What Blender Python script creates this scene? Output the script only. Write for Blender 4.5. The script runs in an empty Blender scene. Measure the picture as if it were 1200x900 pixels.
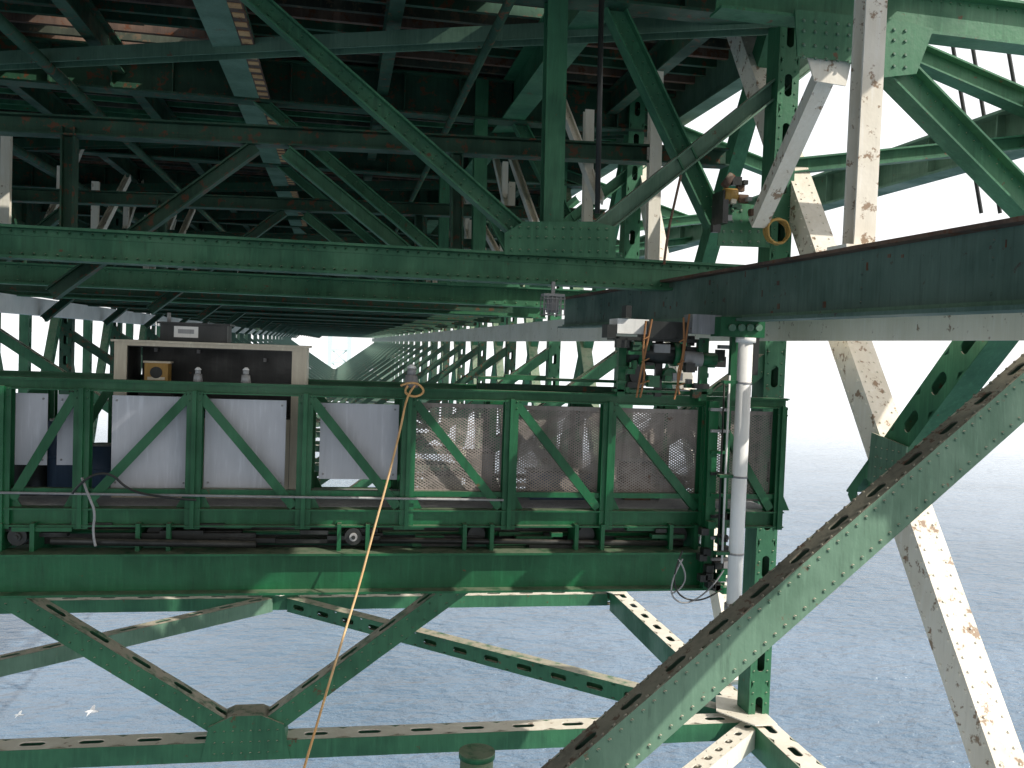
import bpy, math, random
from mathutils import Vector as V, Matrix
random.seed(7)
S=bpy.context.scene
S.view_settings.view_transform='Standard'; S.view_settings.look='None'; S.view_settings.exposure=0
# ------------------------------------------------------------------ camera / points unprojected from image pixels onto chosen planes
FPX=1100.0; RHO=math.radians(2.1); YAW=math.radians(10.39); PIT=math.radians(2.2)
R0=V((math.cos(YAW),-math.sin(YAW),0))
FW=V((math.sin(YAW)*math.cos(PIT),math.cos(YAW)*math.cos(PIT),-math.sin(PIT)))
U0=R0.cross(FW)
RR=R0*math.cos(RHO)+U0*math.sin(RHO); UR=-R0*math.sin(RHO)+U0*math.cos(RHO)
def ray(px,py): return FW+RR*((px-600)/FPX)+UR*(-(py-450)/FPX)
def PY(px,py,Y): r=ray(px,py); return r*(Y/r.y)
def PX(px,py,X): r=ray(px,py); return r*(X/r.x)
cam=bpy.data.cameras.new('camera'); co=bpy.data.objects.new('camera',cam); S.collection.objects.link(co)
cam.lens=36*FPX/1200; cam.sensor_width=36; cam.clip_start=.05; cam.clip_end=60000
co.matrix_world=Matrix(((RR.x,UR.x,-FW.x,0),(RR.y,UR.y,-FW.y,0),(RR.z,UR.z,-FW.z,0),(0,0,0,1)))
S.camera=co
# ------------------------------------------------------------------ materials
def nt(name):
    m=bpy.data.materials.new(name); m.use_nodes=True; t=m.node_tree; return m,t,t.nodes['Principled BSDF']
def N(t,k,**a):
    n=t.nodes.new(k)
    for x,y in a.items(): setattr(n,x,y)
    return n
def noise(t,vec,scale,detail=6,rough=.6):
    n=N(t,'ShaderNodeTexNoise'); n.inputs['Scale'].default_value=scale; n.inputs['Detail'].default_value=detail; n.inputs['Roughness'].default_value=rough
    t.links.new(vec,n.inputs['Vector']); return n.outputs['Fac']
def ramp(t,fac,a,b,lo=0,hi=1):
    m=N(t,'ShaderNodeMapRange'); m.inputs[1].default_value=a; m.inputs[2].default_value=b; m.inputs[3].default_value=lo; m.inputs[4].default_value=hi
    m.interpolation_type='SMOOTHSTEP'; t.links.new(fac,m.inputs[0]); return m.outputs[0]
def mix(t,fac,a,b):
    m=N(t,'ShaderNodeMix',data_type='RGBA')
    for s,v in ((0,fac),(6,a),(7,b)):
        if isinstance(v,(tuple,list)): m.inputs[s].default_value=(*v,1)
        elif isinstance(v,(int,float)): m.inputs[s].default_value=v
        else: t.links.new(v,m.inputs[s])
    return m.outputs[2]
def mul(t,a,b):
    m=N(t,'ShaderNodeMath',operation='MULTIPLY')
    for i,v in enumerate((a,b)):
        if isinstance(v,(int,float)): m.inputs[i].default_value=v
        else: t.links.new(v,m.inputs[i])
    return m.outputs[0]
def paint(name,base,dark,rust=.3,dust=0.,rough=.5,rustc=(.13,.045,.018),spec=.4,dustc=(.55,.48,.38),streak=.4):
    m,t,p=nt(name)
    g=N(t,'ShaderNodeNewGeometry'); pos=g.outputs['Position']
    n1=noise(t,pos,1.1,3,.65); n2=noise(t,pos,6,5,.7)
    c=mix(t,ramp(t,n1,.38,.66),base,dark)
    mp=N(t,'ShaderNodeMapping'); mp.inputs['Scale'].default_value=(14,14,1.2); t.links.new(pos,mp.inputs['Vector'])
    n4=noise(t,mp.outputs[0],1.6,3,.7)
    c=mix(t,mul(t,ramp(t,n4,.52,.75),streak),c,tuple(x*.45 for x in dark))
    c=mix(t,mul(t,ramp(t,n4,.5,.25),.25),c,tuple(min(1,x*1.7+.02) for x in base))
    sp=N(t,'ShaderNodeSeparateXYZ')
    if dust:
        t.links.new(g.outputs['Normal'],sp.inputs[0])
        up=ramp(t,sp.outputs[2],.35,.8)
        c=mix(t,mul(t,mul(t,up,ramp(t,n2,.28,.55)),dust),c,dustc)
    if rust>0:
        rm=ramp(t,n2,.72-.2*rust,.75-.2*rust+.03)
        c=mix(t,mul(t,rm,.9),c,rustc)
    # aerial haze mixed into the paint colour of the far spans
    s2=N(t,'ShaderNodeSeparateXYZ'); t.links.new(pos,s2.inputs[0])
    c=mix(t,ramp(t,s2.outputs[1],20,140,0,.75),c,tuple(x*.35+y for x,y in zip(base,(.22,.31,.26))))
    t.links.new(c,p.inputs['Base Color'])
    t.links.new(ramp(t,n1,.3,.75,rough-.12,rough+.2),p.inputs['Roughness'])
    p.inputs['Specular IOR Level'].default_value=spec
    b=N(t,'ShaderNodeBump'); b.inputs['Strength'].default_value=.3; b.inputs['Distance'].default_value=.01
    n5=noise(t,pos,14,2,.6)
    t.links.new(n5,b.inputs['Height']); t.links.new(b.outputs[0],p.inputs['Normal'])
    return m
GREEN=paint('bridge_green_paint',(.045,.175,.085),(.028,.120,.062),.4,.85)
DGREEN=paint('shaded_old_green_paint',(.022,.078,.042),(.013,.050,.029),.8,.4,.6)  # bridge green darkened for members in shade, with heavier rust
TGREEN=paint('traveler_green_paint',(.011,.120,.044),(.007,.082,.031),.2,.3,.4)
CREAM=paint('weathered_sunlit_cream',(.86,.81,.70),(.78,.73,.61),.5,.3,.6,rustc=(.30,.20,.13),streak=.12)  # cream stands for sunlit, overexposed steel; the rust patches are wear
CREAMR=paint('rust_spotted_sunlit_cream',(.84,.79,.69),(.75,.69,.58),.78,.3,.6,rustc=(.27,.17,.10),streak=.15)  # sunlit brightness put into the cream, with more rust spots
WHITE=paint('white_paint',(.84,.83,.80),(.74,.73,.70),.05,.0,.5,streak=.15)
LGREEN=paint('chalky_green_paint',(.125,.225,.155),(.085,.165,.11),.4,.9,.6,rustc=(.14,.085,.05))
RUSTY=paint('rusty_steel',(.16,.10,.07),(.08,.055,.045),.9,.4,.8)
GREY=paint('galvanised_grey',(.34,.34,.34),(.23,.23,.24),.2,.2,.45)
DARK=paint('greasy_black_steel',(.025,.027,.025),(.012,.014,.013),.3,.1,.4)
TAN=paint('tan_enamel',(.66,.60,.48),(.58,.52,.41),.1,.1,.5,streak=.2)
PANEL=paint('grey_white_panel',(.52,.53,.57),(.47,.48,.52),.0,.0,.55,streak=.12)
MESH=paint('expanded_metal',(.36,.31,.28),(.24,.21,.19),.4,0,.6)
YEL=paint('yellow_plastic',(.42,.26,.07),(.35,.2,.05),.05,0,.5)
ORG=paint('tan_rope_fibre',(.76,.50,.26),(.66,.38,.16),.0,0,.8)
BLUE=paint('blue_plastic',(.05,.09,.16),(.04,.07,.12),.0,0,.5)
DECKM=paint('rusty_deck_grating',(.055,.066,.045),(.034,.038,.028),.8,0,.8,rustc=(.12,.085,.05))
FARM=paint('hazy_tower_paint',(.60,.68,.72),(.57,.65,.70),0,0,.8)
FEATHER=paint('white_feathers',(.8,.8,.8),(.7,.7,.72),0,0,.8)
WEBG=paint('faded_teal_web_paint',(.10,.165,.135),(.065,.12,.095),.5,.5,.6,rustc=(.07,.045,.035))
LASH=paint('faded_orange_webbing',(.36,.17,.07),(.26,.12,.05),0,0,.8)
ORLIT=paint('sunlit_orange_tone',(.62,.36,.17),(.45,.24,.11),.5,.2,.8)  # sunlit strip on the stringer put into an orange colour
TOPD=paint('grimy_cover_plate',(.22,.21,.16),(.12,.115,.09),.8,.3,.85,rustc=(.12,.075,.05),dustc=(.4,.36,.28))
MATS=[GREEN,DGREEN,TGREEN,CREAM,WHITE,LGREEN,RUSTY,GREY,DARK,TAN,PANEL,MESH,YEL,ORG,BLUE,DECKM,FARM,FEATHER,WEBG,ORLIT,TOPD,CREAMR]
(G,DG,TG,CR,WH,LG,RU,GY,DK,TN,PN,MS,YE,OR,BL,DM,FA,FE,WG,OP,TD,CS)=range(len(MATS))
# ------------------------------------------------------------------ mesh builder
JC=[0]
def jit(): JC[0]=(JC[0]+1)%11; return JC[0]*.0006
class B:
    def __init__(s): s.v=[];s.f=[];s.m=[];s.sm=[]
    def face(s,ids,mi,sm=False): s.f.append(ids); s.m.append(mi); s.sm.append(sm)
    def obox(s,c,a,b,d,mi):
        n=len(s.v)
        for i in (-1,1):
            for j in (-1,1):
                for k in (-1,1): s.v.append(c+a*i+b*j+d*k)
        for q in ((0,1,3,2),(4,6,7,5),(0,4,5,1),(2,3,7,6),(0,2,6,4),(1,5,7,3)): s.face([n+x for x in q],mi)
    def box(s,x0,x1,y0,y1,z0,z1,mi):
        s.obox(V(((x0+x1)/2,(y0+y1)/2,(z0+z1)/2)),V(((x1-x0)/2,0,0)),V((0,(y1-y0)/2,0)),V((0,0,(z1-z0)/2)),mi)
    def cyl(s,p1,p2,r,mi,seg=12,r2=None,cap=True):
        r2=r if r2 is None else r2
        d=(p2-p1).normalized(); a=d.orthogonal().normalized(); b=d.cross(a); n=len(s.v)
        for p,rr in ((p1,r),(p2,r2)):
            for i in range(seg):
                t=2*math.pi*i/seg; s.v.append(p+(a*math.cos(t)+b*math.sin(t))*rr)
        for i in range(seg):
            j=(i+1)%seg; s.face([n+i,n+j,n+seg+j,n+seg+i],mi,True)
        if cap:
            s.face([n+i for i in range(seg)][::-1],mi); s.face([n+seg+i for i in range(seg)],mi)
    def rivet(s,p,n,mi,r=.017):
        a=n.orthogonal().normalized(); b=n.cross(a); k=len(s.v)
        for q,h in ((1,0),(.65,.7)):
            for i in range(6):
                t=i*math.pi/3; s.v.append(p+(a*math.cos(t)+b*math.sin(t))*r*q+n*r*h)
        for i in range(6):
            j=(i+1)%6; s.face([k+i,k+j,k+6+j,k+6+i],mi)
        s.face([k+6+i for i in range(6)],mi)
    def rivline(s,p1,p2,n,mi,sp=.12,r=.017):
        L=(p2-p1).length; c=max(1,int(L/sp))
        for i in range(c): s.rivet(p1+(p2-p1)*((i+.5)/c),n,mi,r)
    def plate(s,pts,n,t,mi):
        k=len(s.v); c=len(pts)
        for p in pts: s.v.append(p+n*t/2)
        for p in pts: s.v.append(p-n*t/2)
        s.face([k+i for i in range(c)],mi); s.face([k+c+i for i in range(c)][::-1],mi)
        for i in range(c): j=(i+1)%c; s.face([k+i,k+j,k+c+j,k+c+i],mi)
    def perf(s,o,d,L,e,w,n,mi,mod=.5,hl=.26,hw=None,t=.014):
        hw=hw or w*.36; c=max(1,round(L/mod)); ml=L/c; K=16
        for q in range(c):
            cen=o+d*(ml*(q+.5)); k=len(s.v); out=[];inn=[]
            for i in range(K):
                a=2*math.pi*(i+.5)/K; ca,sa=math.cos(a),math.sin(a)
                m=max(abs(ca),abs(sa)); out.append((ca/m*ml/2,sa/m*w/2))
                x=ca*hw/2; y=sa*hw/2; x+= (hl-hw)/2*(1 if ca>0 else -1); inn.append((x,y))
            for lst,off in ((out,0),(inn,0),(inn,-t),(out,-t)):
                for x,y in lst: s.v.append(cen+d*x+e*y+n*off)
            for i in range(K):
                j=(i+1)%K
                s.face([k+i,k+j,k+K+j,k+K+i],mi); s.face([k+K+i,k+K+j,k+2*K+j,k+2*K+i],mi); s.face([k+2*K+i,k+2*K+j,k+3*K+j,k+3*K+i],mi)
    def beam(s,p1,p2,w,h,n,kind='I',mi=0,t=.022,mod=.5,riv=0,rm=None,top=None):
        d=(p2-p1); L=d.length; d.normalize(); u=(n-d*n.dot(d)).normalized(); e=d.cross(u)
        c=(p1+p2)/2; w+=jit(); h+=jit(); A=d*(L/2)
        top=mi if top is None else top
        if kind=='box': s.obox(c,A,e*(w/2),u*(h/2),mi)
        elif kind=='I':
            for g in (-1,1):
                mm=top if (e*g).z>.3 else mi
                s.obox(c+e*g*(w/2-t/2),A,e*(t/2),u*(h/2),mm)
            s.obox(c,A,e*(w/2-t),u*(t*.4),mi)
        elif kind=='H':
            for g in (-1,1): s.obox(c+u*g*(h/2-t/2),A,e*(w/2),u*(t/2),mi)
            s.obox(c,A,u*(h/2-t),e*(t*.4),mi)
        elif kind=='L':
            s.obox(c+u*(h/2-t/2),A,e*(w/2),u*(t/2),mi); s.obox(c+e*(w/2-t/2)-u*(t/2),A,e*(t/2),u*(h/2-t/2),mi)
        elif kind=='pS':
            for g in (-1,1):
                s.obox(c+u*g*(h/2-t/2),A,e*(w/2),u*(t/2),mi)
                mm=top if (e*g).z>.3 else mi
                s.perf(p1+e*g*(w/2+.002),d,L,u,h-.004,e*g,mm,mod,hl=mod*.45)
        elif kind=='pN':
            for g in (-1,1):
                s.obox(c+e*g*(w/2-t/2),A,u*(h/2),e*(t/2),top if (e*g).z>.3 else mi)
                s.perf(p1+u*g*(h/2+.002),d,L,e,w-.004,u*g,mi,mod,hl=mod*.45)
        if riv:
            rm=mi if rm is None else rm
            uu=u*(h/2+.0) if kind in('box','H','pS','pN') else u*(t*.4)
            inset=.05 if kind!='I' else .07
            for g in (-1,1): s.rivline(p1+e*g*(w/2-inset)+uu,p2+e*g*(w/2-inset)+uu,u,rm,riv)
    def make(s,name,parent=None):
        me=bpy.data.meshes.new(name); me.from_pydata([tuple(x) for x in s.v],[],s.f)
        used=sorted(set(s.m)); mp={x:i for i,x in enumerate(used)}
        for x in used: me.materials.append(MATS[x])
        me.polygons.foreach_set('material_index',[mp[x] for x in s.m]); me.polygons.foreach_set('use_smooth',s.sm); me.update()
        o=bpy.data.objects.new(name,me); S.collection.objects.link(o)
        if parent: o.parent=parent
        return o
def empty(name):
    o=bpy.data.objects.new(name,None); S.collection.objects.link(o); return o
def rope(name,pts,r,mat,parent=None):
    c=bpy.data.curves.new(name,'CURVE'); c.dimensions='3D'; c.bevel_depth=r; c.bevel_resolution=2; c.resolution_u=8
    sp=c.splines.new('NURBS'); sp.points.add(len(pts)-1); sp.order_u=3; sp.use_endpoint_u=True
    for i,p in enumerate(pts): sp.points[i].co=(*p,1)
    c.materials.append(mat); o=bpy.data.objects.new(name,c); S.collection.objects.link(o)
    if parent: o.parent=parent
    return o
NY=V((0,-1,0)); NX=V((-1,0,0)); NZ=V((0,0,1)); Z3=NZ
# ------------------------------------------------------------------ bridge
br=empty('suspension_bridge')
Y0=11.2; STEP=6.2; XL=-8.0
XR=PY(893,600,Y0).x
zb=PY(425,868,Y0).z; zc=PY(400,304,Y0).z
ZD=5.2
def F(px,py): return PY(px,py,Y0)
def sh(p,k): return V((p.x,p.y+STEP*k,p.z))
node=F(645,290); vb=V((F(290,866).x,Y0,zb)); 
KMAX=24
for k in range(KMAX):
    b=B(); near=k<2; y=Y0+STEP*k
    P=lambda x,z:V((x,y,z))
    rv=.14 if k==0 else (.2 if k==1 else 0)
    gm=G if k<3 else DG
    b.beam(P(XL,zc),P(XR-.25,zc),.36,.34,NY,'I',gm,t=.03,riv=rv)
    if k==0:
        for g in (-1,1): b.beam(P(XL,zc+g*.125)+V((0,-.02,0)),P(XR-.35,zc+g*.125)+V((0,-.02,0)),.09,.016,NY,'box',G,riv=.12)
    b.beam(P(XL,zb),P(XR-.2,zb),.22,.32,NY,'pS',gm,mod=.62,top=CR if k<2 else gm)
    topR=P(XR,.0); topL=P(XL,.0); c=P(vb.x,zb+.1)
    for q,e in ((topR,1),(topL,-1)):
        b.beam(c+V((e*.1,0,.05)),q,.22,.28,NY,'pS',gm,mod=.55,riv=.16 if k==0 else 0)
    b.plate([P(vb.x-.34,zb+.105),P(vb.x+.34,zb+.105),P(vb.x+.2,zb+.34),P(vb.x-.2,zb+.34)],NY,.31,gm)
    if k==0:
        b.plate([P(vb.x-.5,zb-.1),P(vb.x+.5,zb-.1),P(vb.x+.42,zb+.3),P(vb.x+.16,zb+.42),P(vb.x-.16,zb+.42),P(vb.x-.42,zb+.3)],NY,.355,G)
        for i in range(8):
            for j in range(3): b.rivet(P(vb.x-.35+i*.1,zb-.02+j*.13)+V((0,-.178,0)),NY,G,.016)
    if k==0:
        b.beam(P(XR,zb),P(XR,ZD-.3),.28,.34,NY,'pN',G,mod=.62,riv=.14)
    else: b.beam(P(XR,zb),P(XR,ZD-.3),.30,.32,NY,'pN' if k<6 else 'box',gm,mod=.62)
    b.beam(P(XL,zb),P(XL,ZD-.3),.34,.32,NY,'pN' if k<6 else 'box',gm,mod=.62)
    n=sh(node,k)
    def W(px,py): return sh(F(px,py),k)
    b.beam(n+V((-.25,0,.05)),W(215,-75),.20,.24,NY,'I',gm,riv=rv)
    b.beam(n+V((0,-.03,0)),V((W(650,0).x,y-.03,ZD-.3)),.24,.22,NY,'H',gm,riv=0)
    b.beam(n+V((.3,.05,0)),W(960,62),.20,.22,NY,'I',LG if k==0 else gm)
    b.beam(W(842,262)+V((0,.1,0)),W(690,-60)+V((0,.1,0)),.24,.22,NY,'I',gm,riv=rv)
    if k<4:
        gp=[W(588,300),W(716,304),W(716,268),W(690,262),W(610,262),W(588,275)]
        gp=[p+V((0,-.19,0)) for p in gp]; b.plate(gp,NY,.02,G)
        if k<2:
            for px in range(596,714,10):
                for py in (270,281,296):
                    b.rivet(W(px,py+ (px-650)*.02)+V((0,-.2,0)),NY,G,.02)
        gp=[W(833,290),W(893,292),W(893,245),W(850,240),W(835,262)]
        gp=[p+V((0,-.21,0)) for p in gp]; b.plate(gp,NY,.02,G)
        if k<2:
            for px in range(840,892,10):
                for py in (250,262,274,286): b.rivet(W(px,py)+V((0,-.22,0)),NY,LG,.022)
    y2=1.5
    def W2(px,py): return PY(px,py,Y0+y2)+V((0,STEP*k,0))
    b.beam(W2(-560,118),W2(850,186),.24,.28,NY,'I',DG)
    b.beam(W2(60,345),W2(300,172),.17,.2,NY,'I',DG); b.beam(W2(335,178),W2(505,318),.17,.2,NY,'I',gm)
    b.beam(W2(82,150),W2(80,275),.16,.2,NY,'I',DG)
    b.beam(W2(-330,345),W2(-90,160),.17,.2,NY,'I',DG); b.beam(W2(535,180),W2(535,300),.16,.2,NY,'I',DG)
    b.beam(P(-13.5,4.55),P(6.1,4.55),.75,.4,NY,'I',DG,t=.035,riv=0 if k>2 else .25)
    for x in range(-13,6,1): b.box(x-.012,x+.012,y-.17,y+.17,4.2,4.9,DG)
    b.beam(P(XR,4.5),P(9.0,3.45),.26,.26,NY,'I',gm); b.beam(P(XR,2.4),P(9.,3.0),.18,.2,NY,'I',gm)
    b.make('sway_frame_%02d'%k,br)
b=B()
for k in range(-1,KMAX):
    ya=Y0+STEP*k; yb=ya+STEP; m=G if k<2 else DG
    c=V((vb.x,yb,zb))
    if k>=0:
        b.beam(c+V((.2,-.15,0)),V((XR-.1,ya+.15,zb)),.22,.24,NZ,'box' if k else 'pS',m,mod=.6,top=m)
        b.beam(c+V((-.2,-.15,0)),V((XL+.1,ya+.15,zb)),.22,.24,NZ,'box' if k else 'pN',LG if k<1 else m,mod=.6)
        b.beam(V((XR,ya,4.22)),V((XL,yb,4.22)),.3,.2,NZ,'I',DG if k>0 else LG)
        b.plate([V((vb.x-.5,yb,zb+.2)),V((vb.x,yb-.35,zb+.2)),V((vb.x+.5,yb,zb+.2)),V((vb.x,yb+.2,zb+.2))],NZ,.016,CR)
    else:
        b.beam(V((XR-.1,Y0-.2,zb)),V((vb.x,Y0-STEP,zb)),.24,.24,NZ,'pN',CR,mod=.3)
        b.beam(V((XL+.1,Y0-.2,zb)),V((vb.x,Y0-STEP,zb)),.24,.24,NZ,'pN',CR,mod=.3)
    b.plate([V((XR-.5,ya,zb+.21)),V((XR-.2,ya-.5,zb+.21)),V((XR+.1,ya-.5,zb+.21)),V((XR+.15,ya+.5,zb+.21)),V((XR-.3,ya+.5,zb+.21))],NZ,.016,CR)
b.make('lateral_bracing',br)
b=B()
for x in (XL,XR):
    for k in range(-2,KMAX):
        ya=Y0+STEP*k
        b.beam(V((x,ya+.18,zb-.02)),V((x,ya+STEP-.18,zb-.02)),.36,.30,NX,'pS' if k<4 else 'box',G,mod=.62,top=CR if k<1 else G)
b.box(5.35-.2,5.35+.2-.45,-6,Y0+STEP*KMAX,.20,.72,CR)
b.box(-7.78,-7.4,4,Y0+STEP*KMAX,.38,.80,WH)  # white colour stands in for sunlight along this chord
b.beam(V((9,3,3.2)),V((9,160,3.2)),.62,.4,NX,'I',LG,t=.04,riv=0)
for i in range(60): b.box(8.86,9.0,4+i*1.55,4.03+i*1.55,2.93,3.47,LG)
b.make('longitudinal_chords',br)
b=B(); X5=XR+.25
b.beam(PX(838,-50,X5),PX(1182,930,X5),.32,.3,NX,'box',CS,riv=.15)
eA=PX(838,-50,X5); eB=PX(1182,930,X5); ed=(eB-eA).normalized(); eu=ed.cross(NX).normalized()
if eu.y>0: eu=-eu
b.rivline(eA+eu*.165+V((.08,0,0)),eB+eu*.165+V((.08,0,0)),eu,CR,.13,.013); b.rivline(eA+eu*.165+V((-.1,0,0)),eB+eu*.165+V((-.1,0,0)),eu,CR,.13,.013)
b.beam(PX(1172,375,X5-.02),PX(1012,590,X5-.02),.34,.28,NX,'pN',G,mod=.6)
g0=PX(1040,545,X5-.2)
b.plate([g0+V((0,-.32,.22)),g0+V((0,.3,.3)),g0+V((0,.34,-.2)),g0+V((0,-.25,-.3))],NX,.02,LG)
for i in range(5):
    for j in range(4): b.rivet(g0+V((-.012,-.2+i*.1,-.15+j*.1)),NX,LG,.016)
for k in range(0,12):
    o=V((0,STEP*k,0))
    def Q(px,py,X=3.4): return PX(px,py,X)+o
    def bm(a,c,w=.13,m=CR): b.beam(a,c,w,.13,NX if abs(a.y-c.y)>.3 else NY,'H',m)
    bm(Q(575,112),Q(627,262)); bm(Q(622,25),Q(702,235)); bm(Q(690,130),Q(688,262),.13); bm(Q(769,85,4.2),Q(764,305,4.2),.17)
    bm(Q(530,200),Q(585,300),.12); bm(Q(592,190),Q(590,270),.12)
    bm(PX(150,208,-5)+o,PX(108,290,-5)+o,.14); bm(PX(8,145,-6)+o,PX(6,262,-6)+o,.16); bm(PX(100,160,-6)+o,PX(55,262,-6)+o,.14); bm(PX(226,245,-4)+o,PX(208,285,-4)+o,.10)
    bm(PX(72,195,-6)+o,PX(70,262,-6)+o,.14)
    if k>0: b.beam(V((X5,Y0+STEP*k+.9,4.7)),V((X5,Y0+STEP*(k-1)+1,zb+.2)),.3,.26,NX,'box',CR if k<2 else G)
    if k>0: b.beam(V((X5+.05,Y0+STEP*(k-1)+.9,4.7)),V((X5+.05,Y0+STEP*(k)+1,zb+.2)),.3,.22,NX,'box',G)
    b.beam(V((XL-.25,Y0+STEP*k+.3,.5)),V((XL-.25,Y0+STEP*(k+.5),zb+.2)),.3,.24,NX,'pN',G,mod=.6); b.beam(V((XL-.2,Y0+STEP*(k+1)-.3,.5)),V((XL-.2,Y0+STEP*(k+.5),zb+.2)),.3,.22,NX,'pN',G,mod=.6)
    b.beam(V((XL-.2,Y0+STEP*(k+.5),.5)),V((XL-.2,Y0+STEP*(k+.5),zb+.2)),.3,.22,NX,'pN',G,mod=.6)
b.make('side_truss_members',br)
# near transverse diagonal
b=B()
A=PY(1330,340,7.0); C=PY(560,1012,6.0)
b.beam(A,C,.32,.24,NY,'pS',LG,mod=.42,riv=.1,top=TD)
d=(C-A).normalized(); e=d.cross(NY).normalized()
if e.z<0: e=-e
for yy_ in (-.10,.10): b.rivline(A+e*.165+V((0,yy_,0)),C+e*.165+V((0,yy_,0)),e,TD,.1,.016)
b.make('near_cross_diagonal',br)
# upper right outrigger with gusset
b=B(); YB=9.2
def Q(px,py): return PY(px,py,YB)
b.beam(Q(840,-12),Q(1330,50),.46,.3,NY,'I',G,t=.03,riv=.11)
gp=[Q(922,18),Q(1040,30),Q(1082,40),Q(1062,92),Q(1008,98),Q(985,78),Q(925,72)]
b.plate([p+V((0,-.17,0)) for p in gp],NY,.02,G)
for px in range(932,1060,13):
    for py in (30,42,58,72): b.rivet(Q(px,py+(px-920)*.1)+V((0,-.185,0)),NY,LG,.02)
b.beam(Q(1040,75),Q(1345,385),.30,.26,NY,'I',G,riv=.12)
b.beam(Q(972,85)+V((0,.1,0)),PY(888,262,10.8),.19,.16,NY,'box',CS)
b.plate([Q(940,68)+V((0,-.1,0)),Q(992,72)+V((0,-.1,0)),Q(985,104)+V((0,-.1,0)),Q(948,98)+V((0,-.1,0))],NY,.02,CS)
b.make('outrigger_frame',br)
# deck
b=B()
yy=-12
while yy<130:
    xx=-14
    while xx<6.2:
        w=2.3
        if random.random()>.03: b.box(xx+.03,min(xx+w-.03,6.3),yy+.03,yy+1.95,ZD+random.uniform(-.02,.02),ZD+.16,DM)
        xx+=w
    yy+=2
b.box(-14,6.3,130,640,ZD,ZD+.3,DM)
b.make('roadway_deck',br)
b=B(); yy=-5
while yy<110:
    b.box(-14,6.2,yy-.05,yy+.05,ZD-.26,ZD-.04,random.choice([DM,G,DG,RU,DM]) )
    for _ in range(2):
        if random.random()<.5: x=random.uniform(-12,4); b.box(x,x+random.uniform(.3,1.6),yy+.1,yy+.3,ZD-.2,ZD-.1,random.choice([DG,DM,DM,RU,G,OP if random.random()<.4 else DM]))
    yy+=.5
b.make('deck_crossbars',br)
b=B()
for x in (-12.8,-10.5,-8.3,-6.1,-3.9,-1.75,.6,3.0,4.9):
    w=.42 if x in(-1.75,3.0) else .2
    h_=.72 if x in(-1.75,3.0) else .45
    b.beam(V((x,-6,ZD-.27-h_/2)),V((x,640,ZD-.27-h_/2)),h_,w,V((1,0,0)),'I',LG if x==-1.75 else (G if x==3.0 else DG),t=.03)
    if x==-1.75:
        # stiffener ribs and splice straps on the inner web, sunlight painted in orange
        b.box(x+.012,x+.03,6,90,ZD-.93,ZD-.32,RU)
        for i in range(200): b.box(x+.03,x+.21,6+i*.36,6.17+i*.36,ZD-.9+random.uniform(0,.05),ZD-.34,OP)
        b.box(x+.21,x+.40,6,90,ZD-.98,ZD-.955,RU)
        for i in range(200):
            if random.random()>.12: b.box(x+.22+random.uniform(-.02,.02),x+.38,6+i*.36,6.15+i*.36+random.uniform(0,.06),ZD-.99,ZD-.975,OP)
b.beam(V((6.3,-6,ZD-.3)),V((6.3,640,ZD-.3)),.9,.3,V((1,0,0)),'I',LG,t=.03)
for x,z,r in ((-4.6,4.1,.09),(-7,3.9,.08),(1.8,4.0,.06)): b.cyl(V((x,4,z)),V((x,200,z)),r,DG,10)
b.make('stringers',br)
b=B()
yy=23.2
while yy<165:
    b.beam(V((XL+.2,yy,zc+.05)),V((4.2,yy,zc+.05)),.26,.24,NY,'I',DG if yy<60 else G); yy+=1.24
for i in range(52):
    y=10+i*3
    if random.random()>.12: b.box(-10.6,-10.55,y,y+2.8,1.7,4.9,DG)
    b.box(-10.7,-10.4,y+2.8,y+3,1.2,5,DG)
for z in (1.2,2.3,3.4): b.box(-10.75,-10.45,4,170,z,z+.18,DG)
b.make('walkway_fascia',br)
for i,(a,c) in enumerate((((1105,55),(1150,250)),((1128,50),(1172,250)),((1168,60),(1215,250)))):
    rope('suspender_cable_%d'%i,[PY(*a,13)+V((-.6,0,3)),PY(*c,13)],.03,DARK,br)
b=B(); b.cyl(PY(706,-60,9.8),PY(700,250,9.8),.03,DK,8); b.make('hanging_conduit',br)
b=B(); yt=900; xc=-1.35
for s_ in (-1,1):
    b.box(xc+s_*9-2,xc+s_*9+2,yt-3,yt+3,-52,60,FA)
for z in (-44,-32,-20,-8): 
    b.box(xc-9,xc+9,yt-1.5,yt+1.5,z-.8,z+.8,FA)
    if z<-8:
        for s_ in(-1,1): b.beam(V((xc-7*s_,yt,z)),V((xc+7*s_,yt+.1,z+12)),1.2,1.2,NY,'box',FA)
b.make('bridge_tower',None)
# ------------------------------------------------------------------ runway beam
b=B()
X4=4.0
b.beam(V((X4,1.2,.585)),V((X4,16.7,.665)),.54,.26,NX,'I',WG,t=.03,top=RU)
for i in range(10):
    y=2.2+i*1.5
    for j in range(4): b.rivet(V((X4-.012,y+.06,.42+j*.11+y*.005)),NX,WG,.014)
for i in range(26):
    y=random.uniform(2,15); z=random.uniform(.36,.8)+y*.005; b.box(X4-.016,X4-.011,y,y+random.uniform(.01,.05),z,z+random.uniform(.02,.07),RU)
b.beam(V((X4-.03,1.2,.352)),V((X4-.03,16.7,.432)),.05,.03,NX,'L',LG)
rb=b.make('runway_beam')
b=B()
h=PX(1000,272,X4)
b.beam(V((X4+.05,h.y,.88)),V((X4+.05,h.y,ZD-.1)),.18,.18,NY,'H',CS,t=.02)
b.box(X4-.14,X4+.2,h.y-.15,h.y+.15,.885,.91,CR)
b.box(X4-.1,X4+.1,h.y-.12,h.y+.12,.86,.884,RU)
b.make('beam_hanger')
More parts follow.
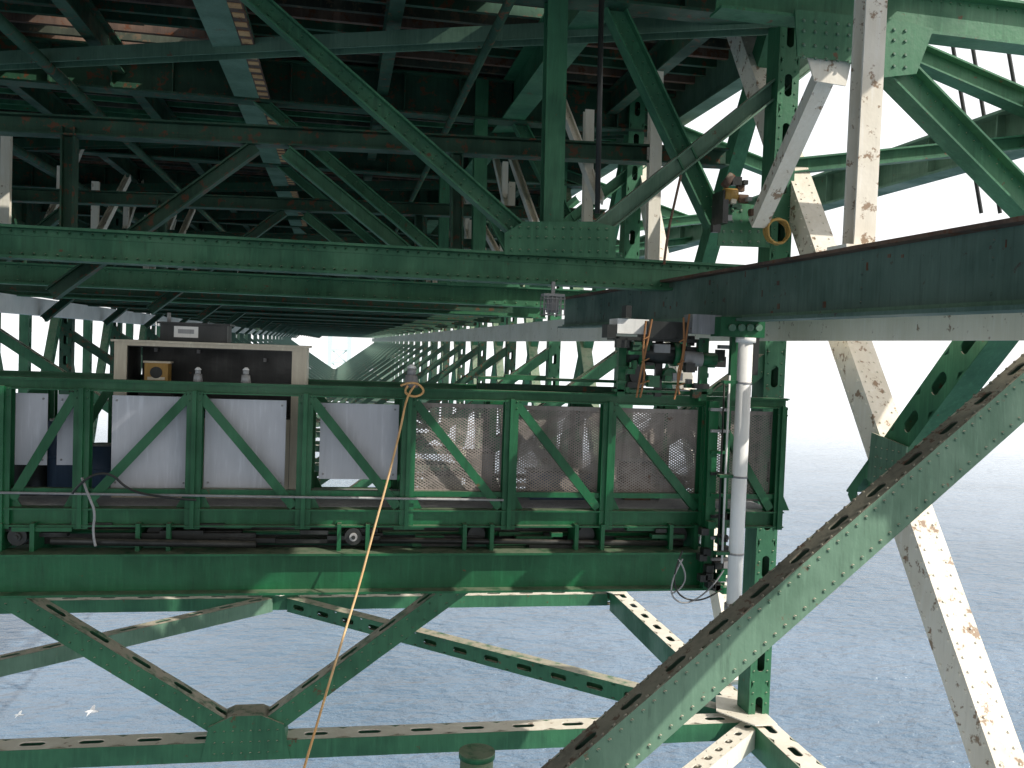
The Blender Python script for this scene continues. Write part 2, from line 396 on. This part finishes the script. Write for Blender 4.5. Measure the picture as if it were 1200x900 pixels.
# ------------------------------------------------------------------ maintenance traveler
tr=empty('maintenance_traveler')
YT=9.5
def T(px,py,Y=YT): return PY(px,py,Y)
xs=[T(p,530).x for p in (5,97,228,357,478,597,711,826,912)]
xs=[xs[0]-2.2,xs[0]-1.1]+xs
zt=T(457,461).z; zl=T(457,578).z; z1=T(457,598).z; z0=T(457,612).z
for Yf,nm,mm in ((YT,'front_railing_truss',TG),(YT+1.35,'rear_railing_truss',TG)):
    b=B(); P=lambda x,z:V((x,Yf,z))
    x0,x1=xs[0],xs[-1]
    b.beam(P(x0,zt),P(x1+.06,zt),.10,.12,NY,'I',mm,t=.014)
    b.box(x0,x1+.07,Yf-.08,Yf+.02,zt+.053,zt+.064,mm)
    b.beam(P(x0,zl),P(x1,zl),.05,.06,NY,'box',mm)
    b.beam(P(x0,(z0+z1)/2-.01),P(x1+.06,(z0+z1)/2-.01),.17,.16,NY,'I',mm,t=.016)
    for i,x in enumerate(xs):
        w=.14 if i not in(10,) else .1
        b.beam(P(x,z0-.06),P(x,zt-.03),w,.13,NY,'H',mm,t=.014)
        b.box(x-.02,x+.02,Yf-.1,Yf-.066,z0-.05,zt-.02,mm)
        b.plate([P(x-.16,z1+.02),P(x+.16,z1+.02),P(x+.07,z1+.2),P(x-.07,z1+.2)],NY,.012,mm)
        for q in (.05,.12): b.rivet(P(x-.05,zt-q)+V((0,-.066,0)),NY,mm,.012); b.rivet(P(x+.05,zt-q)+V((0,-.066,0)),NY,mm,.012)
    for i in range(len(xs)-1):
        a,c=xs[i]+.06,xs[i+1]-.06
        if i>=4: p,q=P(a,zt-.08),P(c-.03,z1+.04)
        else: p,q=P(c,zt-.08),P(a+.03,z1+.1)
        b.beam(p+V((0,-.02,0)),q+V((0,-.02,0)),.085,.07,NY,'L',mm,t=.012)
    b.make(nm,tr)
b=B()
def pan(px0,px1,py0,py1,m=PN,Y=YT+.08):
    a=T(px0,py0,Y); c=T(px1,py1,Y); b.box(a.x,c.x,Y-.006,Y+.006,c.z,a.z,m)
    for px in (a.x+.04,c.x-.04):
        for z in (a.z-.05,c.z+.05): b.rivet(V((px,Y-.006,z)),NY,GY,.012)
pan(8,55,460,545); pan(132,220,463,572); pan(241,333,467,572); pan(376,465,472,562); pan(-110,-15,455,570)
pan(68,92,462,545,PN)
b.make('sheet_panels',tr)
b=B()
def meshpanel(px0,px1,py0,py1,Y=YT+.08,m=MS,sp=.046):
    a=T(px0,py0,Y); c=T(px1,py1,Y); x0,x1,zA,zB=a.x,c.x,c.z,a.z
    for sg in (1,-1):
        H=zB-zA; t=x0-H*1.6
        while t<x1+H*1.6:
            f=lambda z:t+sg*z*1.6
            if sg>0: zlo=max(0,(x0-t)/1.6); zhi=min(H,(x1-t)/1.6)
            else: zlo=max(0,(t-x1)/1.6); zhi=min(H,(t-x0)/1.6)
            if zhi-zlo>.02: b.beam(V((f(zlo),Y+sg*.002,zA+zlo)),V((f(zhi),Y+sg*.002,zA+zhi)),.0085,.003,NY,'box',m)
            t+=sp
    for z in (zA,zB): b.box(x0,x1,Y-.012,Y+.012,z-.02,z+.02,m)
    for x in (x0,x1): b.box(x-.02,x+.02,Y-.01,Y+.01,zA,zB,m)
for q in ((486,588,474,576),(602,704,477,580),(717,815,480,582),(835,902,483,585)):
    meshpanel(*q)
meshpanel(590,820,478,570,YT+1.28,MS,.05)
b.make('mesh_panels',tr)
b=B()
zf=z1+.02
for i in range(28): 
    y=YT+.12+i*.042; b.box(xs[0],xs[-1],y,y+.012,zf-.03,zf,GY)
for x in [xs[0]+.55*i for i in range(18)]: b.box(x,x+.06,YT+.1,YT+1.3,zf-.13,zf-.035,TG)
b.make('floor_grating',tr)
b=B()
mt=T(400,645,9.4).z; mb=T(400,692,9.4).z; xe=T(832,670,9.4).x
for y in (9.4,10.75):
    b.beam(V((-9,y,(mt+mb)/2)),V((xe,y,(mt+mb)/2)),mt-mb,.3,NY,'I',TG,t=.022)
b.box(xe-.02,xe,9.25,10.9,mb,mt,TG)
for x in (-6,-3,0.3,2.6): b.beam(V((x,9.4,(mt+mb)/2+.02)),V((x,10.75,(mt+mb)/2+.02)),.25,.15,V((1,0,0)),'I',TG)
b.make('main_beams',tr)
b=B()
for (px0,px1,py,r,m,Y) in ((60,300,634,.035,DK,9.35),(445,800,633,.03,DK,9.45),(0,820,622,.025,TG,9.7),(250,640,640,.02,DK,9.6),(480,780,612,.02,DK,9.9)):
    b.cyl(T(px0,py,Y),T(px1,py+4,Y),r,m,10)
a=T(110,624,9.5); c=T(300,631,9.5); b.box(a.x,c.x,9.46,9.5,c.z,a.z,DK)
b.box(xs[0],xe,9.72,9.78,mt,z0+.01,DK)
for px in (20,414):
    p=T(px,629,9.42); b.cyl(p,p+V((0,.12,0)),.085,DK,20); b.cyl(p+V((0,-.03,0)),p+V((0,.02,0)),.04,DK if px<50 else GY,16); b.cyl(p+V((0,-.05,0)),p+V((0,.02,0)),.02,DK,8)
for px in (20,180,414,560,690,800):
    p=T(px,629,9.42); b.box(p.x-.16,p.x-.12,9.38,9.7,mt,z0,TG); b.box(p.x+.12,p.x+.16,9.38,9.7,mt,z0,TG)
    b.cyl(p+V((0,.1,0)),p+V((0,.22,0)),.09,DK,20)
for i in range(40):
    p=T(random.uniform(0,810),random.uniform(614,640),random.uniform(9.45,9.7)); w=random.uniform(.03,.3)
    b.box(p.x-w,p.x+w,p.y-.05,p.y+.05,p.z-.02,p.z+.02,random.choice([DK,TG,DK,DK,TG]))
b.cyl(T(-20,577,9.38),T(590,586,9.38),.012,GY,8)
b.make('undercarriage',tr)
rope('air_hose',[T(96,560,9.3),T(104,582,9.2),T(112,600,9.25),T(108,625,9.3),T(112,640,9.3)],.012,GREY,tr)
rope('loop_hose',[T(85,578,9.3),T(100,558,9.2),T(130,553,9.25),T(150,575,9.3),T(190,583,9.3),T(230,586,9.38)],.012,DARK,tr)
for i,q in enumerate((((800,655),(780,690),(800,712),(835,690),(848,668)),((800,645),(788,672),(794,700),(825,706),(846,690)),((795,655),(805,670),(800,690),(788,695)))):
    rope('power_cable_%d'%i,[T(x,y,9.1) for x,y in q],.009,GREY if i!=1 else DARK,tr)
b=B()
for px,w in ((833,.10),(850,.05)):
    b.beam(T(px+2,470,9.25),T(px-6,690,9.25),w,.1,NY,'H',TG,t=.012)
for i in range(9): p=T(843,480+i*25,9.2); b.box(p.x-.1,p.x+.1,9.17,9.24,p.z-.015,p.z+.015,random.choice([TG,DK,GY]))
for i in range(22):
    p=T(random.uniform(822,862),random.uniform(600,692),9.15); b.box(p.x-.04,p.x+.04,9.1,9.2,p.z-.04,p.z+.03,random.choice([TG,DK,GY,DK]))
b.cyl(T(855,440,9.1),T(846,660,9.1),.012,WH,8); b.cyl(T(849,445,9.1),T(841,650,9.1),.01,DK,8)
b.make('end_guide_frame',tr)
b=B()
p1=T(874,398,8.9); p2=T(860,712,8.9)
b.cyl(V((p1.x,8.9,p1.z)),V((p1.x,8.9,p2.z)),.075,WH,24); b.cyl(V((p1.x,8.9,p1.z-.03)),V((p1.x,8.9,p1.z+.02)),.1,WH,24)
b.cyl(V((p1.x,8.9,p1.z+.02)),V((p1.x,8.9,.4)),.04,DK,14)
b.cyl(V((p1.x,8.9,p2.z-.03)),V((p1.x,8.9,p2.z+.04)),.095,GY,24)
for py in (450,560,650): z=T(870,py,8.9).z; b.cyl(V((p1.x,8.9,z)),V((p1.x,8.9,z+.02)),.079,GY,24); b.box(p1.x-.22,p1.x-.06,8.88,8.96,z,z+.03,TG)
b.make('white_post',tr)
b=B()
def bx(px0,px1,py0,py1,Ya,Yb,m):
    a=T(px0,py0,Ya); c=T(px1,py1,Ya); b.box(a.x,c.x,Ya,Yb,c.z,a.z,m)
bx(724,760,373,392,9.2,9.5,WH); bx(812,845,368,392,9.0,9.25,GY); bx(762,806,376,398,9.1,9.5,DK); bx(845,896,371,396,8.85,9.1,TG)
bx(712,722,380,396,9.2,9.4,DK); bx(726,826,394,402,9.15,9.6,DK)
a=T(735,412,9.3); c=T(800,415,9.3); b.cyl(a,c,.11,DK,20); b.cyl(a+V((.1,0,0)),a+V((.16,0,0)),.13,TG,20); b.cyl(c-V((.12,0,0)),c-V((.06,0,0)),.13,TG,20)
a=T(800,420,9.2); b.cyl(a,a+V((.2,0,0)),.08,GY,18); b.cyl(a+V((.2,0,0)),a+V((.36,0,0)),.065,TG,16)
a=T(748,440,9.3); b.cyl(a,a+V((0,.15,0)),.09,DK,20); b.cyl(a+V((.35,0,.02)),a+V((.35,.15,.02)),.07,TG,20)
for i in range(60):
    p=T(random.uniform(728,850),random.uniform(398,462),random.uniform(9.1,9.7)); w=random.uniform(.015,.09); h_=random.uniform(.012,.06)
    b.box(p.x-w,p.x+w,p.y-.04,p.y+.04,p.z-h_,p.z+h_,random.choice([DK,TG,TG,GY,DK,DG]))
bx(726,732,396,465,9.3,9.36,TG); bx(822,828,396,470,9.3,9.36,TG); bx(720,830,456,462,9.3,9.4,TG); bx(770,775,398,465,9.4,9.45,DK)
bx(858,866,390,470,9.2,9.26,TG); bx(884,888,392,440,9.0,9.04,DK)
for px in (868,878,888,857): p=T(px,384,8.84); b.cyl(p,p+V((0,-.04,0)),.035,LG,14)
bx(560,810,444,449,9.9,10.2,TG); bx(560,800,449,462,10.0,10.1,DG); bx(592,640,439,444,9.9,10.0,TG)
for px in (735,880): a=T(px,372,9.2); b.box(a.x-.03,a.x+.03,9.15,9.3,a.z,a.z+.12,DK)
b.make('hoist_trolley',tr)
for i,q in enumerate((((764,374),(757,410),(750,440),(746,466)),((757,376),(752,412),(757,440),(750,466)),((808,368),(802,410),(797,440),(790,468)),((801,372),(803,412),(792,440),(796,462)))):
    rope('lashing_%d'%i,[T(x,y,9.0) for x,y in q],.011,LASH,tr)
for i in range(3):
    rope('lashing_tie_%d'%i,[T(750+i*2,450-i*26,8.98),T(761,446-i*26,8.98)],.007,LASH,tr); rope('lashing_tie_b%d'%i,[T(792+i*2,453-i*26,8.98),T(802,449-i*26,8.98)],.007,LASH,tr)
# ------------------------------------------------------------------ cabinet
b=B(); Yc=10.05
a=T(134,402,Yc); c=T(360,402,Yc); x0,x1=a.x,c.x; zT=T(247,404,Yc).z; zB=zf
zo=T(247,456,Yc).z
b.box(x0,x1,Yc,Yc+.7,zT-.035,zT,TN); b.box(x0,x0+.12,Yc+.001,Yc+.7,zB,zT-.036,TN); b.box(x1-.15,x1,Yc+.001,Yc+.7,zB,zT-.036,TN)
b.box(x0+.141,x1-.161,Yc+.66,Yc+.69,zB,zT-.036,DK); b.box(x0+.125,x1-.155,Yc+.02,Yc+.65,zo-.32,zo-.28,DK); b.box(x0+.125,x1-.155,Yc,Yc+.03,zB,zo-.3,TN)
b.box(x0+.121,x0+.13,Yc+.03,Yc+.65,zo-.27,zT-.04,DK); b.box(x1-.16,x1-.151,Yc+.03,Yc+.65,zo-.27,zT-.04,DK); b.box(x0+.135,x1-.165,Yc+.03,Yc+.65,zT-.046,zT-.038,DK)
b.box(x0-.03,x1+.03,Yc-.03,Yc+.73,zT+.001,zT+.022,TN)
p=T(169,447,Yc+.1); q=T(197,426,Yc+.1)
b.box(p.x,q.x,Yc+.1,Yc+.3,p.z,q.z,YE); b.cyl(V(((p.x+q.x)/2,Yc+.09,(p.z+q.z)/2)),V(((p.x+q.x)/2,Yc+.1,(p.z+q.z)/2)),.06,DK,16)
b.box(p.x-.02,q.x+.02,Yc+.12,Yc+.3,q.z+.001,q.z+.02,TN); b.box(p.x+.03,q.x-.03,Yc+.095,Yc+.0999,p.z+.02,p.z+.05,TN)
b.box(p.x-.05,q.x+.05,Yc+.08,Yc+.4,zo-.279,p.z-.001,DK)
for px,py in ((310,422),(232,412),(288,440),(182,410)):
    p=T(px,py,Yc+.6); b.box(p.x-.012,p.x+.02,Yc+.6,Yc+.66,p.z-.02,p.z+.02,GY)
b.make('equipment_cabinet')
b=B()
a=T(190,377,10.3); c=T(268,377,10.3); zz=zT+.024
b.box(a.x,c.x,10.2,10.6,zz,a.z-.02,DK); b.box(a.x-.03,c.x+.03,10.17,10.63,a.z-.019,a.z,DK)
p=T(204,382,10.19); q=T(232,396,10.19); b.box(p.x,q.x,10.19,10.2,q.z,p.z,WH); b.box(p.x+.04,q.x-.04,10.186,10.19,q.z+.04,p.z-.03,GY)
b.cyl(V((a.x+.05,10.4,a.z)),V((a.x+.05,10.4,a.z+.1)),.02,GY,8)
b.make('instrument_case')
b=B()
for px,r,m,hh in ((75,.16,BL,.75),(118,.13,BL,.5),(35,.18,DK,.6)):
    p=T(px,560,10.3); b.cyl(V((p.x,10.3,zf)),V((p.x,10.3,zf+hh)),r,m,20); b.cyl(V((p.x,10.3,zf+hh*.5)),V((p.x,10.3,zf+hh*.54)),r+.012,m,20); b.cyl(V((p.x,10.3,zf+hh)),V((p.x,10.3,zf+hh+.02)),r*.9,GY,20)
b.make('storage_drums')
b=B()
for px0,px1,hh,m in ((500,540,.25,TN),(548,575,.5,GY),(620,690,.3,BL),(730,760,.42,RU),(345,352,.8,TN),(770,800,.25,GY)):
    a=T(px0,560,10.2); c=T(px1,560,10.2); b.box(a.x,c.x,10.1,10.4,zf,zf+hh,m); b.box(a.x-.01,c.x+.01,10.09,10.41,zf+hh,zf+hh+.02,DK)
b.make('tool_boxes')
def lantern(px,py,s=1,name='rail_lantern'):
    b=B(); p=T(px,py,9.5); z=zt+.06
    b.cyl(V((p.x,9.5,z)),V((p.x,9.5,z+.13*s)),.075*s,GY,18,.06*s); b.cyl(V((p.x,9.5,z+.13*s)),V((p.x,9.5,z+.2*s)),.045*s,GY,18); b.cyl(V((p.x,9.5,z+.2*s)),V((p.x,9.5,z+.24*s)),.055*s,WH,18,.02*s)
    b.make(name)
lantern(482,445); lantern(232,440,.6); lantern(288,445,.65)
b=B(); 
a=T(636,344,11); c=T(659,370,11); cx=(a.x+c.x)/2
b.box(a.x,c.x,10.9,11.1,a.z-.03,a.z,GY)
for i in range(6):
    for y in (10.91,11.09): x=a.x+(c.x-a.x)*i/5; b.box(x-.005,x+.005,y-.005,y+.005,c.z,a.z-.03,GY)
for i in range(4): z=c.z+(a.z-c.z)*i/4; b.box(a.x-.01,c.x+.01,10.895,10.9,z,z+.01,GY); b.box(a.x-.01,c.x+.01,11.1,11.105,z,z+.01,GY)
b.cyl(V((cx,11,c.z+.03)),V((cx,11,a.z-.04)),.08,GY,16); b.box(cx-.02,cx+.02,10.98,11.02,a.z,zc-.15,GY)
b.make('caged_lamp')
rope('safety_rope',[T(486,452,9.35),T(477,462,9.3),T(470,500,9.25),T(455,560,9.15),T(437,625,9.05),T(420,690,8.9),T(398,760,8.6),T(374,840,8.2),T(352,915,7.8),T(330,990,7.4)],.011,ORG)
rope('rail_lashing',[T(470,452,9.42),T(478,448,9.38),T(492,450,9.38),T(498,460,9.42),T(486,466,9.38),T(472,460,9.38),T(478,452,9.36)],.012,ORG)
coil=[]
pc=PY(908,272,10.8)
for i in range(60): t=i*.5; coil.append(pc+V(((.15+.012*math.sin(i*2.3))*math.cos(t),-.002*i,(.15+.012*math.cos(i*1.7))*math.sin(t))))
rope('rope_coil',coil,.013,YEL)
rope('hanging_line',[PY(798,205,10.5),PY(790,240,10.5),PY(782,275,10.5),PY(778,310,10.5)],.016,RUSTY)
b=B(); p=PY(848,228,10.8); b.cyl(p,p+V((.16,0,.0)),.08,YE,18); b.cyl(p+V((0,0,.1)),p+V((.1,0,.24)),.05,RU,12); b.box(p.x-.02,p.x+.05,10.75,11.1,p.z-.35,p.z+.05,DK)
for i in range(16):
    q=p+V((random.uniform(-.15,.5),random.uniform(-.05,.1),random.uniform(-.55,.2))); s_=random.uniform(.02,.06); b.box(q.x-s_,q.x+s_,q.y-.04,q.y+.04,q.z-s_,q.z+s_*.7,random.choice([DK,RU,GY,LG,TN]))
b.make('sheave_block')
b=B(); p=PY(559,880,9.0); b.cyl(p,p-V((0,0,.06)),.18,TG,24); b.cyl(p-V((0,0,.06)),p-V((0,0,.9)),.165,TG,24); b.box(p.x-2,p.x+2,8.8,9.2,p.z-1.1,p.z-.9,G); b.make('green_drum')
def gull(p,s,name='seagull'):
    b=B(); n=10
    prof=[(-.25,.01),(-.15,.05),(0,.075),(.12,.06),(.18,.045),(.23,.04),(.27,.01)]
    for (a,r),(c,q) in zip(prof,prof[1:]): b.cyl(p+V((a*s,0,0)),p+V((c*s,0,0)),r*s,FE,12,q*s,False)
    for g in(-1,1):
        pts=[V((.1,g*.05,.03)),V((.08,g*.3,.12)),V((-.03,g*.62,.05)),V((-.05,g*.3,.1)),V((-.08,g*.05,.03))]
        b.plate([p+q*s for q in pts],NZ,.01*s,FE)
    b.cyl(p+V((.26*s,0,0)),p+V((.31*s,0,-.01*s)),.012*s,YE,6,.003*s); b.make(name)
gull(PY(107,834,40),1.0); gull(PY(22,838,60),1.0)
# ------------------------------------------------------------------ water
m,t,p=nt('lake_water')
g=N(t,'ShaderNodeNewGeometry')
mp=N(t,'ShaderNodeMapping'); mp.inputs['Scale'].default_value=(.8,1.5,1); mp.inputs['Rotation'].default_value=(0,0,.4); t.links.new(g.outputs['Position'],mp.inputs['Vector'])
n1=noise(t,mp.outputs[0],.10,3,.6); n2=noise(t,mp.outputs[0],.42,4,.65); n3=noise(t,mp.outputs[0],.015,3,.5)
b1=N(t,'ShaderNodeBump'); b1.inputs['Strength'].default_value=1; b1.inputs['Distance'].default_value=2.6; t.links.new(n1,b1.inputs['Height'])
b2=N(t,'ShaderNodeBump'); b2.inputs['Strength'].default_value=1; b2.inputs['Distance'].default_value=1.1; t.links.new(n2,b2.inputs['Height']); t.links.new(b1.outputs[0],b2.inputs['Normal'])
t.links.new(b2.outputs[0],p.inputs['Normal'])
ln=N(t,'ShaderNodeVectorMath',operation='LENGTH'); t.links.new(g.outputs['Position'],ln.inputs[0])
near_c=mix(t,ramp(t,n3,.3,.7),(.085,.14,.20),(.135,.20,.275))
t.links.new(mix(t,ramp(t,ln.outputs['Value'],130,1100),near_c,(.74,.79,.85)),p.inputs['Base Color'])  # base colour whitens with distance to paint in haze
p.inputs['Roughness'].default_value=.15; p.inputs['IOR'].default_value=1.33
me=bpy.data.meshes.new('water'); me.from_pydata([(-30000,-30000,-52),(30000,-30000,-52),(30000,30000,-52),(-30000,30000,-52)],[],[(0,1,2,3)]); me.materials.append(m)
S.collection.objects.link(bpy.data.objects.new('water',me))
# ------------------------------------------------------------------ light
EL=math.radians(38); AZ=math.radians(125)
to=V((math.sin(AZ)*math.cos(EL),math.cos(AZ)*math.cos(EL),math.sin(EL)))
l=bpy.data.lights.new('sun','SUN'); l.energy=4.2; l.angle=math.radians(.5); l.color=(1,.95,.86)
lo=bpy.data.objects.new('sun',l); S.collection.objects.link(lo); lo.rotation_euler=to.to_track_quat('Z','Y').to_euler()
w=bpy.data.worlds.new('World'); S.world=w; w.use_nodes=True; t=w.node_tree
sk=N(t,'ShaderNodeTexSky',sky_type='NISHITA'); sk.sun_disc=False; sk.sun_elevation=EL; sk.sun_rotation=AZ; sk.dust_density=4; sk.air_density=1.0; sk.ozone_density=1
t.links.new(mix(t,.7,sk.outputs[0],(11.0,10.9,10.8)),t.nodes['Background'].inputs[0]); t.nodes['Background'].inputs[1].default_value=.15
